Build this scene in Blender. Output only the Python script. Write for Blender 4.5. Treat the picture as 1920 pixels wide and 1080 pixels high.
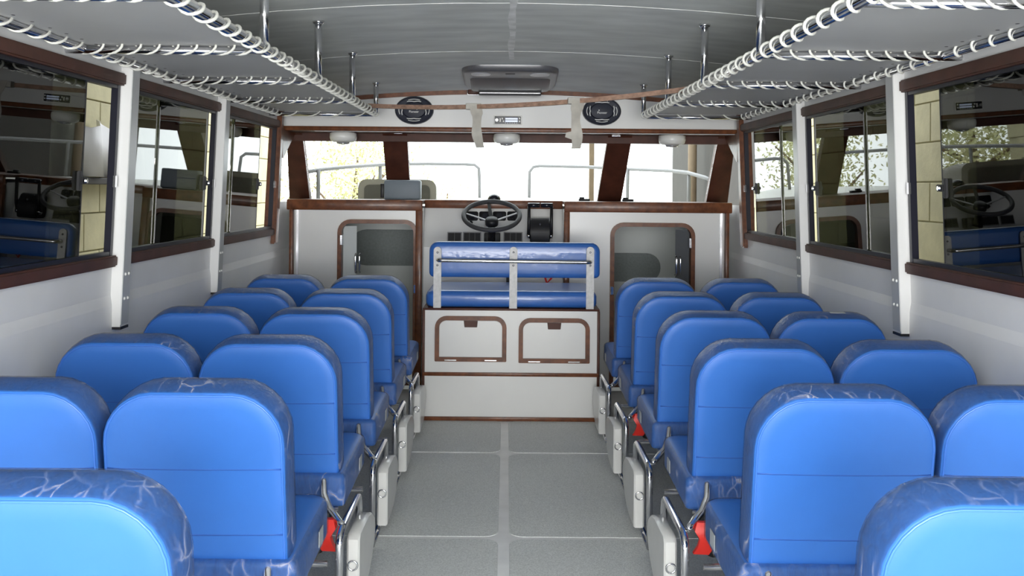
import bpy, bmesh, math, random
from mathutils import Vector, Matrix

random.seed(7)
PI = math.pi
S = bpy.context.scene
C = S.collection
for o in list(bpy.data.objects):
    bpy.data.objects.remove(o)

# ------------------------------------------------------------------ camera
F, CX, CY, H, ROLL = 1900.0, 950.0, 354.0, 1.39, 0.0087
cd = bpy.data.cameras.new('camera')
cam = bpy.data.objects.new('camera', cd)
C.objects.link(cam)
cd.sensor_width = 36.0
cd.lens = F / 1920 * 36
cd.shift_x = (960 - CX) / 1920
cd.shift_y = (CY - 540) / 1920
cd.clip_start = 0.02
cd.clip_end = 300
cam.matrix_world = Matrix.Translation((0, 0, H)) @ Matrix.Rotation(PI / 2, 4, 'X') @ Matrix.Rotation(ROLL, 4, 'Z')
S.camera = cam

# ------------------------------------------------------------------ light
w = bpy.data.worlds.new('sky')
S.world = w
w.use_nodes = True
bg = w.node_tree.nodes['Background']
bg.inputs[0].default_value = (0.93, 0.97, 1.0, 1)
bg.inputs[1].default_value = 6.0


def area(name, loc, rot, sx, sy, power, col=(1, 1, 1)):
    l = bpy.data.lights.new(name, 'AREA')
    l.shape = 'RECTANGLE'
    l.size, l.size_y = sx, sy
    l.energy = power
    l.color = col
    o = bpy.data.objects.new(name, l)
    o.location = loc
    o.rotation_euler = rot
    C.objects.link(o)
    return o


# daylight entering through the open stern doorway behind the photographer
area('stern_daylight', (0, -3.2, 1.2), (PI / 2, 0, 0), 3.0, 1.9, 200, (1.0, 0.99, 0.97))
# added low fill astern, aimed up to brighten the ceiling and racks
area('aft_deck_bounce', (0, -3.7, 0.05), (math.radians(118), 0, 0), 3.0, 2.4, 440, (1.0, 0.99, 0.96))
# the flash of the camera
fl = bpy.data.lights.new('camera_flash', 'POINT')
fl.energy = 24
fl.shadow_soft_size = 0.03
fl.color = (1.0, 0.98, 0.96)
flo = bpy.data.objects.new('camera_flash', fl)
flo.location = (0.05, -0.05, H + 0.09)
C.objects.link(flo)

vs = S.view_settings
vs.view_transform = 'Standard'
vs.look = 'None'
vs.gamma = 1
vs.exposure = 0.0
vs.use_curve_mapping = False


def at(px, py, d):
    u, v = (px - CX) / F, (py - CY) / F
    c, s = math.cos(ROLL), math.sin(ROLL)
    return Vector(((u * c + v * s) * d, d, H - (-u * s + v * c) * d))


# ------------------------------------------------------------------ materials
M = {}


def mat(name, col, rough=0.5, metal=0.0, coat=0.0, nscale=0, namt=0.0, bump=0.0, bscale=None, spec=0.5,
        emit=None, col2=None, stretch=None, coat_rough=0.08):
    m = bpy.data.materials.new(name)
    m.use_nodes = True
    nt = m.node_tree
    b = nt.nodes['Principled BSDF']
    b.inputs['Base Color'].default_value = (*col, 1)
    b.inputs['Roughness'].default_value = rough
    b.inputs['Metallic'].default_value = metal
    b.inputs['Specular IOR Level'].default_value = spec
    b.inputs['Coat Weight'].default_value = coat
    b.inputs['Coat Roughness'].default_value = coat_rough
    if emit:
        b.inputs['Emission Color'].default_value = (*emit[0], 1)
        b.inputs['Emission Strength'].default_value = emit[1]
    tc = nt.nodes.new('ShaderNodeTexCoord')
    vec = tc.outputs['Object']
    if stretch:
        mp = nt.nodes.new('ShaderNodeMapping')
        mp.inputs['Scale'].default_value = stretch
        nt.links.new(vec, mp.inputs[0])
        vec = mp.outputs[0]
    if nscale:
        n = nt.nodes.new('ShaderNodeTexNoise')
        n.inputs['Scale'].default_value = nscale
        n.inputs['Detail'].default_value = 5
        nt.links.new(vec, n.inputs['Vector'])
        r = nt.nodes.new('ShaderNodeValToRGB')
        r.color_ramp.elements[0].position = 0.3
        r.color_ramp.elements[1].position = 0.7
        c2 = col2 or tuple(min(1, c * (1 + namt)) for c in col)
        c1 = col if col2 else tuple(c * (1 - namt) for c in col)
        r.color_ramp.elements[0].color = (*c1, 1)
        r.color_ramp.elements[1].color = (*c2, 1)
        nt.links.new(n.outputs['Fac'], r.inputs[0])
        nt.links.new(r.outputs[0], b.inputs['Base Color'])
    if bump:
        n2 = nt.nodes.new('ShaderNodeTexNoise')
        n2.inputs['Scale'].default_value = bscale or nscale or 30
        n2.inputs['Detail'].default_value = 4
        nt.links.new(vec, n2.inputs['Vector'])
        bp = nt.nodes.new('ShaderNodeBump')
        bp.inputs['Strength'].default_value = bump
        bp.inputs['Distance'].default_value = 0.01
        nt.links.new(n2.outputs['Fac'], bp.inputs['Height'])
        nt.links.new(bp.outputs[0], b.inputs['Normal'])
        if coat:
            nt.links.new(bp.outputs[0], b.inputs['Coat Normal'])
    M[name] = m
    return m


mat('white_gel', (0.68, 0.68, 0.665), 0.28, nscale=3, namt=0.03, bump=0.03, bscale=6)
mat('wall_grey', (0.84, 0.84, 0.84), 0.35, nscale=2.5, namt=0.05, bump=0.04, bscale=7)
mat('panel_grey', (0.58, 0.58, 0.57), 0.55, nscale=4, namt=0.03)
mat('pillar_white', (0.74, 0.74, 0.73), 0.3)
mat('pillar_grey', (0.50, 0.51, 0.51), 0.3)
mat('ceiling_grey', (0.68, 0.70, 0.68), 0.65, nscale=3.2, namt=0.13, bump=0.05, bscale=60, stretch=(1, 2.6, 1))
mat('ceiling_seam', (0.84, 0.85, 0.83), 0.55, nscale=12, namt=0.2)
mat('floor_base', (0.74, 0.74, 0.73), 0.3, nscale=8, namt=0.08)
mat('nonskid', (0.64, 0.66, 0.645), 0.45, nscale=180, namt=0.22, bump=0.35, bscale=260)
mat('wood', (0.135, 0.043, 0.015), 0.42, coat=0.12, spec=0.3, nscale=9, namt=0.35, stretch=(3, 3, 3))
mat('wood_dark', (0.07, 0.024, 0.015), 0.5, coat=0.04, spec=0.25, nscale=9, namt=0.3)
mat('wood_raw', (0.32, 0.20, 0.145), 0.6, nscale=14, namt=0.35, stretch=(0.6, 4, 4))
mat('chrome', (0.72, 0.72, 0.74), 0.12, 1.0)
mat('steel', (0.62, 0.62, 0.64), 0.22, 1.0)
mat('alu', (0.45, 0.45, 0.45), 0.5, 0.2, nscale=40, namt=0.15)
mat('blue_vinyl', (0.030, 0.155, 0.54), 0.5, coat=0.08, nscale=5, namt=0.06, bump=0.10, bscale=9, coat_rough=0.18)
mat('blue_gloss', (0.026, 0.12, 0.42), 0.4, coat=0.35, nscale=6, namt=0.08, bump=0.18, bscale=13)
mat('blue_seam', (0.022, 0.10, 0.42), 0.45)
mat('blue_pipe', (0.045, 0.18, 0.64), 0.35, coat=0.3)
mat('rope', (0.80, 0.80, 0.74), 0.7, bump=0.3, bscale=150)
mat('black', (0.012, 0.012, 0.014), 0.45, spec=0.3, nscale=20, namt=0.2)
mat('black_gloss', (0.012, 0.013, 0.02), 0.15)
mat('frame_black', (0.005, 0.005, 0.014), 0.35, spec=0.3)
mat('dark_grey', (0.10, 0.105, 0.11), 0.4)
mat('rim_grey', (0.05, 0.05, 0.055), 0.6, spec=0.25)
mat('berth_grey', (0.20, 0.225, 0.225), 0.6, nscale=60, namt=0.1)
mat('bezel_grey', (0.28, 0.28, 0.29), 0.35)
mat('cabin_grey', (0.62, 0.65, 0.64), 0.5, nscale=3, namt=0.06)
mat('pod', (0.70, 0.70, 0.68), 0.25, nscale=6, namt=0.03)
mat('red', (0.75, 0.03, 0.02), 0.45, bump=0.2, bscale=20)
mat('tape', (0.40, 0.38, 0.34), 0.6, nscale=25, namt=0.1, bump=0.2, bscale=20)
mat('speaker_cone', (0.022, 0.025, 0.04), 0.5, spec=0.3)
mat('rail_grey', (0.20, 0.20, 0.21), 0.5)
mat('lamp_white', (0.78, 0.78, 0.75), 0.3)
mat('ac_grey', (0.11, 0.11, 0.12), 0.3, 0.2)
mat('ac_light', (0.42, 0.42, 0.45), 0.3, 0.3)
mat('display', (0.15, 0.2, 0.4), 0.3, emit=((0.75, 0.85, 1.0), 0.9))
mat('cream', (0.55, 0.51, 0.31), 0.8, nscale=7, namt=0.10, bump=0.15, bscale=40)
mat('mortar', (0.50, 0.465, 0.29), 0.9, nscale=20, namt=0.1)
mat('ground', (0.36, 0.33, 0.26), 0.9, nscale=3, namt=0.2)
mat('leaf', (0.42, 0.46, 0.20), 0.6, nscale=1.4, col2=(0.66, 0.62, 0.36))
mat('bark', (0.16, 0.11, 0.07), 0.8, nscale=10, namt=0.3)
mat('deck_white', (0.68, 0.68, 0.65), 0.5, nscale=5, namt=0.05)
mat('beige', (0.20, 0.185, 0.15), 0.5, nscale=8, namt=0.06)
mat('khaki', (0.05, 0.048, 0.035), 0.5, nscale=5, namt=0.2)
mat('monitor_grey', (0.165, 0.20, 0.235), 0.55, nscale=10, namt=0.05)
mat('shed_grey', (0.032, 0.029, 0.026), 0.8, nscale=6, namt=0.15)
mat('shed_dark', (0.10, 0.10, 0.10), 0.9, nscale=6, namt=0.15)
mat('tarp', (0.85, 0.85, 0.87), 0.35, bump=0.4, bscale=6)
mat('pole_tan', (0.16, 0.115, 0.07), 0.7, nscale=10, namt=0.1)
mat('paper', (0.40, 0.43, 0.46), 0.6)


def glass(name, tint, ior=1.5, gain=1.0):
    m = bpy.data.materials.new(name)
    m.use_nodes = True
    nt = m.node_tree
    nt.nodes.clear()
    out = nt.nodes.new('ShaderNodeOutputMaterial')
    mix = nt.nodes.new('ShaderNodeMixShader')
    tr = nt.nodes.new('ShaderNodeBsdfTransparent')
    tr.inputs[0].default_value = (*tint, 1)
    gl = nt.nodes.new('ShaderNodeBsdfGlossy')
    gl.inputs['Roughness'].default_value = 0.01
    gl.inputs['Color'].default_value = (gain, gain, gain, 1)
    fr = nt.nodes.new('ShaderNodeFresnel')
    fr.inputs[0].default_value = ior
    # thin sheet: the same reflectance whichever face a ray meets
    geo = nt.nodes.new('ShaderNodeNewGeometry')
    mr = nt.nodes.new('ShaderNodeMapRange')
    mr.inputs[3].default_value = ior
    mr.inputs[4].default_value = 1 / ior
    nt.links.new(geo.outputs['Backfacing'], mr.inputs[0])
    nt.links.new(mr.outputs[0], fr.inputs[0])
    nt.links.new(fr.outputs[0], mix.inputs[0])
    nt.links.new(tr.outputs[0], mix.inputs[1])
    nt.links.new(gl.outputs[0], mix.inputs[2])
    nt.links.new(mix.outputs[0], out.inputs[0])
    M[name] = m
    return m


glass('tinted_glass', (0.20, 0.21, 0.18), 1.55, 0.9)
glass('clear_glass', (0.93, 0.95, 0.94), 1.3)


def film():
    m = bpy.data.materials.new('plastic_film')
    m.use_nodes = True
    nt = m.node_tree
    nt.nodes.clear()
    L = nt.links
    out = nt.nodes.new('ShaderNodeOutputMaterial')
    mix = nt.nodes.new('ShaderNodeMixShader')
    tr = nt.nodes.new('ShaderNodeBsdfTransparent')
    pr = nt.nodes.new('ShaderNodeBsdfPrincipled')
    pr.inputs['Base Color'].default_value = (0.13, 0.14, 0.18, 1)
    pr.inputs['Roughness'].default_value = 0.10
    pr.inputs['Specular IOR Level'].default_value = 0.3
    tc = nt.nodes.new('ShaderNodeTexCoord')
    mp = nt.nodes.new('ShaderNodeMapping')
    mp.inputs['Scale'].default_value = (1, 0.5, 0.3)
    n1 = nt.nodes.new('ShaderNodeTexNoise')
    n1.inputs['Scale'].default_value = 70
    n1.inputs['Detail'].default_value = 6
    n1.inputs['Distortion'].default_value = 1.6
    rp = nt.nodes.new('ShaderNodeMapRange')
    rp.inputs[1].default_value = 0.45
    rp.inputs[2].default_value = 0.72
    rp.inputs[3].default_value = 0.24
    rp.inputs[4].default_value = 0.40
    bp = nt.nodes.new('ShaderNodeBump')
    bp.inputs['Strength'].default_value = 0.75
    bp.inputs['Distance'].default_value = 0.02
    # glints on the film's crinkles, painted into its colour as pale lines, in patches
    ad = nt.nodes.new('ShaderNodeVectorMath')
    ad.operation = 'MULTIPLY_ADD'
    ad.inputs[1].default_value = (0.07, 0.07, 0.07)
    n2 = nt.nodes.new('ShaderNodeTexNoise')
    n2.inputs['Scale'].default_value = 9
    vo = nt.nodes.new('ShaderNodeTexVoronoi')
    vo.feature = 'DISTANCE_TO_EDGE'
    vo.inputs['Scale'].default_value = 22
    ln = nt.nodes.new('ShaderNodeMapRange')
    ln.inputs[1].default_value = 0.0
    ln.inputs[2].default_value = 0.07
    ln.inputs[3].default_value = 1.0
    ln.inputs[4].default_value = 0.0
    n3 = nt.nodes.new('ShaderNodeTexNoise')
    n3.inputs['Scale'].default_value = 7
    mk = nt.nodes.new('ShaderNodeMapRange')
    mk.inputs[1].default_value = 0.45
    mk.inputs[2].default_value = 0.66
    mu = nt.nodes.new('ShaderNodeMath')
    mu.operation = 'MULTIPLY'
    mc = nt.nodes.new('ShaderNodeMix')
    mc.data_type = 'RGBA'
    mc.inputs[6].default_value = (0.07, 0.075, 0.10, 1)
    mc.inputs[7].default_value = (0.80, 0.80, 0.86, 1)
    mx = nt.nodes.new('ShaderNodeMath')
    mx.operation = 'MAXIMUM'
    m8 = nt.nodes.new('ShaderNodeMath')
    m8.operation = 'MULTIPLY'
    m8.inputs[1].default_value = 0.5
    oi = nt.nodes.new('ShaderNodeObjectInfo')
    of = nt.nodes.new('ShaderNodeVectorMath')
    of.operation = 'ADD'
    L.new(oi.outputs['Location'], of.inputs[1])
    L.new(tc.outputs['Object'], of.inputs[0])
    L.new(of.outputs[0], mp.inputs[0])
    L.new(mp.outputs[0], n1.inputs['Vector'])
    L.new(of.outputs[0], n2.inputs['Vector'])
    L.new(n2.outputs['Color'], ad.inputs[0])
    L.new(mp.outputs[0], ad.inputs[2])
    L.new(ad.outputs[0], vo.inputs['Vector'])
    L.new(vo.outputs['Distance'], ln.inputs[0])
    L.new(of.outputs[0], n3.inputs['Vector'])
    L.new(n3.outputs['Fac'], mk.inputs[0])
    L.new(ln.outputs[0], mu.inputs[0])
    L.new(mk.outputs[0], mu.inputs[1])
    L.new(mu.outputs[0], mc.inputs[0])
    L.new(mc.outputs[2], pr.inputs['Base Color'])
    L.new(n1.outputs['Fac'], rp.inputs[0])
    L.new(n1.outputs['Fac'], bp.inputs['Height'])
    L.new(bp.outputs[0], pr.inputs['Normal'])
    L.new(mu.outputs[0], m8.inputs[0])
    L.new(rp.outputs[0], mx.inputs[0])
    L.new(m8.outputs[0], mx.inputs[1])
    L.new(mx.outputs[0], mix.inputs[0])
    L.new(tr.outputs[0], mix.inputs[1])
    L.new(pr.outputs[0], mix.inputs[2])
    L.new(mix.outputs[0], out.inputs[0])
    M['plastic_film'] = m


film()


# ------------------------------------------------------------------ mesh helpers
def BM():
    return bmesh.new()


def mesh(name, bm, m, smooth=False):
    bmesh.ops.recalc_face_normals(bm, faces=bm.faces[:])
    me = bpy.data.meshes.new(name)
    bm.to_mesh(me)
    bm.free()
    for mm in (m if isinstance(m, (list, tuple)) else [m]):
        me.materials.append(M[mm])
    if smooth:
        for p in me.polygons:
            p.use_smooth = True
        if smooth == 'auto':
            me.set_sharp_from_angle(angle=math.radians(40))
    return me


def obj(name, bm, m, parent=None, smooth=False, loc=None, rot=None):
    me = bm if isinstance(bm, bpy.types.Mesh) else mesh(name, bm, m, smooth)
    o = bpy.data.objects.new(name, me)
    C.objects.link(o)
    if parent:
        o.parent = parent
    if loc is not None:
        o.location = loc
    if rot is not None:
        o.rotation_euler = rot
    return o


def thing(name, label, cat, loc=(0, 0, 0), group=None):
    o = bpy.data.objects.new(name, None)
    o.empty_display_size = 0.05
    C.objects.link(o)
    o.location = loc
    o['label'] = label
    o['category'] = cat
    if group:
        o['group'] = group
    return o


def tag(o, label, cat, group=None):
    o['label'] = label
    o['category'] = cat
    if group:
        o['group'] = group
    return o


def struct(o, label, cat):
    o['kind'] = 'structure'
    o['label'] = label
    o['category'] = cat
    return o


def sempty(name, label, cat):
    o = bpy.data.objects.new(name, None)
    o.empty_display_size = 0.05
    C.objects.link(o)
    return struct(o, label, cat)


def hexa(bm, p):
    v = [bm.verts.new(q) for q in p]
    fs = []
    for f in ((3, 2, 1, 0), (4, 5, 6, 7), (0, 1, 5, 4), (1, 2, 6, 5), (2, 3, 7, 6), (3, 0, 4, 7)):
        fs.append(bm.faces.new([v[i] for i in f]))
    return v, fs


def box(bm, x0, x1, y0, y1, z0, z1, bev=0.0):
    v, fs = hexa(bm, [(x0, y0, z0), (x1, y0, z0), (x1, y1, z0), (x0, y1, z0),
                      (x0, y0, z1), (x1, y0, z1), (x1, y1, z1), (x0, y1, z1)])
    if bev:
        es = list({e for f in fs for e in f.edges})
        bmesh.ops.bevel(bm, geom=es, offset=bev, segments=2, affect='EDGES', profile=0.5)
    return fs


def loft(bm, loops, cap0=True, cap1=True, closed=True, puff0=None, puff1=None):
    rings = [[bm.verts.new(p) for p in L] for L in loops]
    n = len(rings[0])
    for a, b in zip(rings, rings[1:]):
        for i in range(n if closed else n - 1):
            j = (i + 1) % n
            bm.faces.new((a[i], a[j], b[j], b[i]))
    for ring, cap, puff in ((rings[0], cap0, puff0), (rings[-1], cap1, puff1)):
        if not cap:
            continue
        if puff is not None:
            c = sum((v.co for v in ring), Vector()) / n + Vector(puff)
            cv = bm.verts.new(c)
            for i in range(n):
                bm.faces.new((ring[i], ring[(i + 1) % n], cv))
        else:
            bm.faces.new(ring)
    return rings


def tube(bm, pts, r, n=8, closed=False, cap=True):
    pts = [Vector(p) for p in pts]
    N = len(pts)
    tang = []
    for i in range(N):
        if closed:
            t = pts[(i + 1) % N] - pts[i - 1]
        else:
            t = pts[min(i + 1, N - 1)] - pts[max(i - 1, 0)]
        tang.append(t.normalized())
    up = Vector((0, 0, 1)) if abs(tang[0].z) < 0.9 else Vector((1, 0, 0))
    nrm = (up - tang[0] * up.dot(tang[0])).normalized()
    rings = []
    for i in range(N):
        t = tang[i]
        nrm = (nrm - t * nrm.dot(t)).normalized()
        b = t.cross(nrm)
        rr = r[i] if isinstance(r, (list, tuple)) else r
        rings.append([bm.verts.new(pts[i] + nrm * (rr * math.cos(a)) + b * (rr * math.sin(a)))
                      for a in [2 * PI * k / n for k in range(n)]])
    m = N if closed else N - 1
    for i in range(m):
        a, b = rings[i], rings[(i + 1) % N]
        for k in range(n):
            j = (k + 1) % n
            bm.faces.new((a[k], a[j], b[j], b[k]))
    if cap and not closed:
        bm.faces.new(rings[0])
        bm.faces.new(rings[-1])


def fillet(pts, r, n=4):
    """round the inner corners of a polyline"""
    pts = [Vector(p) for p in pts]
    out = [pts[0]]
    for a, b, c in zip(pts, pts[1:], pts[2:]):
        u, v = (a - b), (c - b)
        rr = min(r, u.length * 0.45, v.length * 0.45)
        p, q = b + u.normalized() * rr, b + v.normalized() * rr
        for k in range(n + 1):
            t = k / n
            out.append(p * (1 - t) ** 2 + b * 2 * t * (1 - t) + q * t ** 2)
    out.append(pts[-1])
    return out


def rrect(w, h, rt, rb, inset=0.0, n=6, arch=0.0):
    """rounded rectangle in 2D, x centred, z from 0 to h"""
    x0, x1, z0, z1 = -w / 2 + inset, w / 2 - inset, inset, h - inset
    rt, rb = max(rt - inset, 0.002), max(rb - inset, 0.002)
    pts = []
    for cx, cz, r, a0 in ((x1 - rb, z0 + rb, rb, -PI / 2), (x1 - rt, z1 - rt, rt, 0),
                          (x0 + rt, z1 - rt, rt, PI / 2), (x0 + rb, z0 + rb, rb, PI)):
        for k in range(n + 1):
            a = a0 + PI / 2 * k / n
            x, z = cx + r * math.cos(a), cz + r * math.sin(a)
            if arch and z > h / 2:
                z += arch * (1 - (2 * x / w) ** 2) * (z - h / 2) / (h / 2)
            pts.append((x, z))
    return pts


def frame_loop(bm, outer, inner, y0, y1):
    """a flat ring between two outlines with the same point count (x, z), thickness along y"""
    a = [bm.verts.new((x, y0, z)) for x, z in outer]
    b = [bm.verts.new((x, y0, z)) for x, z in inner]
    c = [bm.verts.new((x, y1, z)) for x, z in outer]
    d = [bm.verts.new((x, y1, z)) for x, z in inner]
    n = len(a)
    for i in range(n):
        j = (i + 1) % n
        bm.faces.new((a[i], a[j], b[j], b[i]))
        bm.faces.new((c[i], c[j], d[j], d[i]))
        bm.faces.new((a[i], a[j], c[j], c[i]))
        bm.faces.new((b[i], b[j], d[j], d[i]))


def disc(bm, c, axis, r0, r1, depth, n=20):
    """short cone frustum from c along axis"""
    c, axis = Vector(c), Vector(axis).normalized()
    u = axis.orthogonal().normalized()
    v = axis.cross(u)
    loft(bm, [[c + (u * math.cos(a) + v * math.sin(a)) * r0 for a in [2 * PI * k / n for k in range(n)]],
              [c + axis * depth + (u * math.cos(a) + v * math.sin(a)) * r1 for a in
               [2 * PI * k / n for k in range(n)]]])


def lathe(bm, prof, c=(0, 0, 0), n=24, sx=1.0, sy=1.0):
    """profile of (r, z) about the z axis"""
    c = Vector(c)
    loft(bm, [[c + Vector((r * sx * math.cos(a), r * sy * math.sin(a), z)) for a in
               [2 * PI * k / n for k in range(n)]] for r, z in prof])


# ------------------------------------------------------------------ dimensions
XC, XW = 0.02, 1.53
DB = 6.95                          # the forward bulkhead
ZS, ZT = 1.09, 1.81                # side windows, wood rail to wood rail
Y0 = -2.4                          # stern


def wx(s, z):
    return XC + s * (XW - 0.04 * (z - 1.45))


def ceil_z(x, d):
    z = 2.145 - 0.045 * (x - XC) ** 2
    if d > 5:
        z -= 0.10 * ((d - 5) / 1.75) ** 2
    return z


# ------------------------------------------------------------------ floor
bm = BM()
box(bm, -1.62, 1.66, Y0, 7.0, -0.04, 0.0)
floor = struct(obj('floor', bm, 'floor_base'), 'light grey gloss cabin floor with darker non-slip panels', 'floor')
rows = [-2.4, -1.13, 0.16, 1.45, 2.74, 4.03, 5.32, 6.07]
for a, b in zip(rows, rows[1:]):
    for x0, x1 in ((-1.58, -0.022), (0.022, 1.62)):
        bm = BM()
        out = rrect(x1 - x0, b - a - (0.03 if b < 6 else 0.02), 0.06, 0.06)
        loft(bm, [[((x0 + x1) / 2 + x, a + 0.015 + z, 0.0) for x, z in out],
                  [((x0 + x1) / 2 + x * 0.999, a + 0.015 + z, 0.002) for x, z in out]], cap0=False)
        obj('floor_panel', bm, 'nonskid', floor)

# ------------------------------------------------------------------ ceiling
bm = BM()
xs = [XC + (-1.6 + 3.2 * i / 20) for i in range(21)]
ds = [Y0 + (7.12 - Y0) * j / 24 for j in range(25)]
low = [[bm.verts.new((x, d, ceil_z(x, d))) for x in xs] for d in ds]
top = [[bm.verts.new((x, d, ceil_z(x, d) + 0.06)) for x in xs] for d in ds]
for j in range(24):
    for i in range(20):
        bm.faces.new((low[j][i], low[j][i + 1], low[j + 1][i + 1], low[j + 1][i]))
        bm.faces.new((top[j][i], top[j][i + 1], top[j + 1][i + 1], top[j + 1][i]))
for j in range(24):
    for i in (0, 20):
        bm.faces.new((low[j][i], low[j + 1][i], top[j + 1][i], top[j][i]))
for i in range(20):
    for j in (0, 24):
        bm.faces.new((low[j][i], low[j][i + 1], top[j][i + 1], top[j][i]))
ceiling = struct(obj('ceiling', bm, 'ceiling_grey', smooth='auto'), 'dark grey cambered ceiling with pale seams', 'ceiling')
for dd in (2.72, 4.12, 5.5):
    bm = BM()
    L = []
    for i in range(25):
        x = XC - 1.4 + 2.8 * i / 24
        wv = 0.005 + 0.003 * math.sin(i * 2.1)
        z = ceil_z(x, dd)
        L.append([(x, dd - wv, z + 0.001), (x, dd - wv, z - 0.0015), (x, dd + wv, z - 0.0015), (x, dd + wv, z + 0.001)])
    loft(bm, L)
    obj('ceiling_seam', bm, 'ceiling_seam', ceiling)
bm = BM()
L = []
for i in range(20):
    d = 1.0 + 4.75 * i / 19
    x = XC + 0.004 * math.sin(i * 1.7)
    wv = 0.016 + 0.004 * math.sin(i * 2.3)
    z = ceil_z(x, d)
    L.append([(x - wv, d, z + 0.001), (x - wv, d, z - 0.0015), (x + wv, d, z - 0.0015), (x + wv, d, z + 0.001)])
loft(bm, L)
obj('ceiling_seam', bm, 'ceiling_seam', ceiling)

# ------------------------------------------------------------------ side walls with window openings
PIL = [1.28, 2.60, 3.96, 5.27]               # pillar centres along the boat
OPEN = [(0.0, 1.24), (1.34, 2.56), (2.66, 3.91), (4.02, 5.22), (5.33, 6.58)]
for s, side in ((-1, 'left'), (1, 'right')):
    bm = BM()

    def piece(y0, y1, z0, z1, inb0=0.0, inb1=0.0, th=0.024):
        p = []
        for z, inn in ((z0, inb0), (z1, inb1)):
            a, b = wx(s, z) - s * inn, wx(s, z) + s * th
            p += [(a, y0, z), (b, y0, z), (b, y1, z), (a, y1, z)]
        hexa(bm, p)
    piece(Y0, 7.6, 0.965, ZS)                       # below the windows
    piece(Y0, 7.6, 0.925, 0.965, 0.0075, 0.0)        # soft ledge
    piece(Y0, 7.6, 0.40, 0.925, 0.030, 0.0075)
    piece(Y0, 7.6, -0.04, 0.40, 0.030, 0.030)
    piece(Y0, 7.12, ZT, 2.075)                      # above the windows
    e = [Y0] + [v for o in OPEN for v in o] + [6.66]
    for a, b in zip(e[0::2], e[1::2]):
        piece(a, b, ZS, ZT)
    piece(6.66, 7.6, ZS, 1.29)
    struct(obj('wall_' + side, bm, 'wall_grey'), 'pale grey %s cabin side wall with a moulded ledge below the windows' % side, 'wall')

bm = BM()
box(bm, -1.62, 1.66, Y0 - .04, Y0, -.04, .46)  # added blocker that keeps the low fill off the nearest seats
struct(obj('wall_stern', bm, 'white_gel'), 'low white sill across the open stern behind the camera', 'wall')

# pillars between the windows
tn = 1
for s, side in ((-1, 'left'), (1, 'right')):
    for k, yc in enumerate(PIL):
        t = sempty('trim_%d' % tn, ['', '', 'white window pillar nearer the camera on the %s wall' % side,
                                    'white window pillar farther forward on the %s wall' % side][k] or
                   'white window pillar on the %s wall' % side, 'pillar')
        tn += 1
        a, b = yc - 0.038, yc + 0.038
        bm = BM()
        xi = lambda z: wx(s, z) - s * 0.042
        hexa(bm, [(xi(.84), a, .84), (wx(s, .84), a, .84), (wx(s, .84), b, .84), (xi(.84), b, .84),
                  (xi(2.03), a, 2.03), (wx(s, 2.03), a, 2.03), (wx(s, 2.03), b, 2.03), (xi(2.03), b, 2.03)])
        obj('pillar_body', bm, 'pillar_white', t)
        bm = BM()
        q = 0.003
        hexa(bm, [(xi(.85) - s * q, a + .002, .85), (xi(.85) + s * .002, a + .002, .85), (xi(.85) + s * .002, b, .85), (xi(.85) - s * q, b, .85),
                  (xi(2.02) - s * q, a + .002, 2.02), (xi(2.02) + s * .002, a + .002, 2.02), (xi(2.02) + s * .002, b, 2.02), (xi(2.02) - s * q, b, 2.02)])
        obj('cover_strip', bm, 'pillar_grey', t)  # inboard face in a darker grey than the pillar body
        bm = BM()
        box(bm, min(wx(s, .84), xi(.83) - s * .004), max(wx(s, .84), xi(.83) - s * .004), a - .002, b + .002, .832, .842)  # black strip standing in for the shadow at the pillar's lower end
        obj('end_cap', bm, 'black', t)
        for z in (0.95, 1.045):
            for y in (yc - 0.016, yc + 0.018):
                bm = BM()
                disc(bm, (xi(z) - s * q, y, z), (-s, 0, 0), 0.007, 0.004, 0.005, 10)
                obj('screw_cap', bm, 'lamp_white', t)

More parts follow.
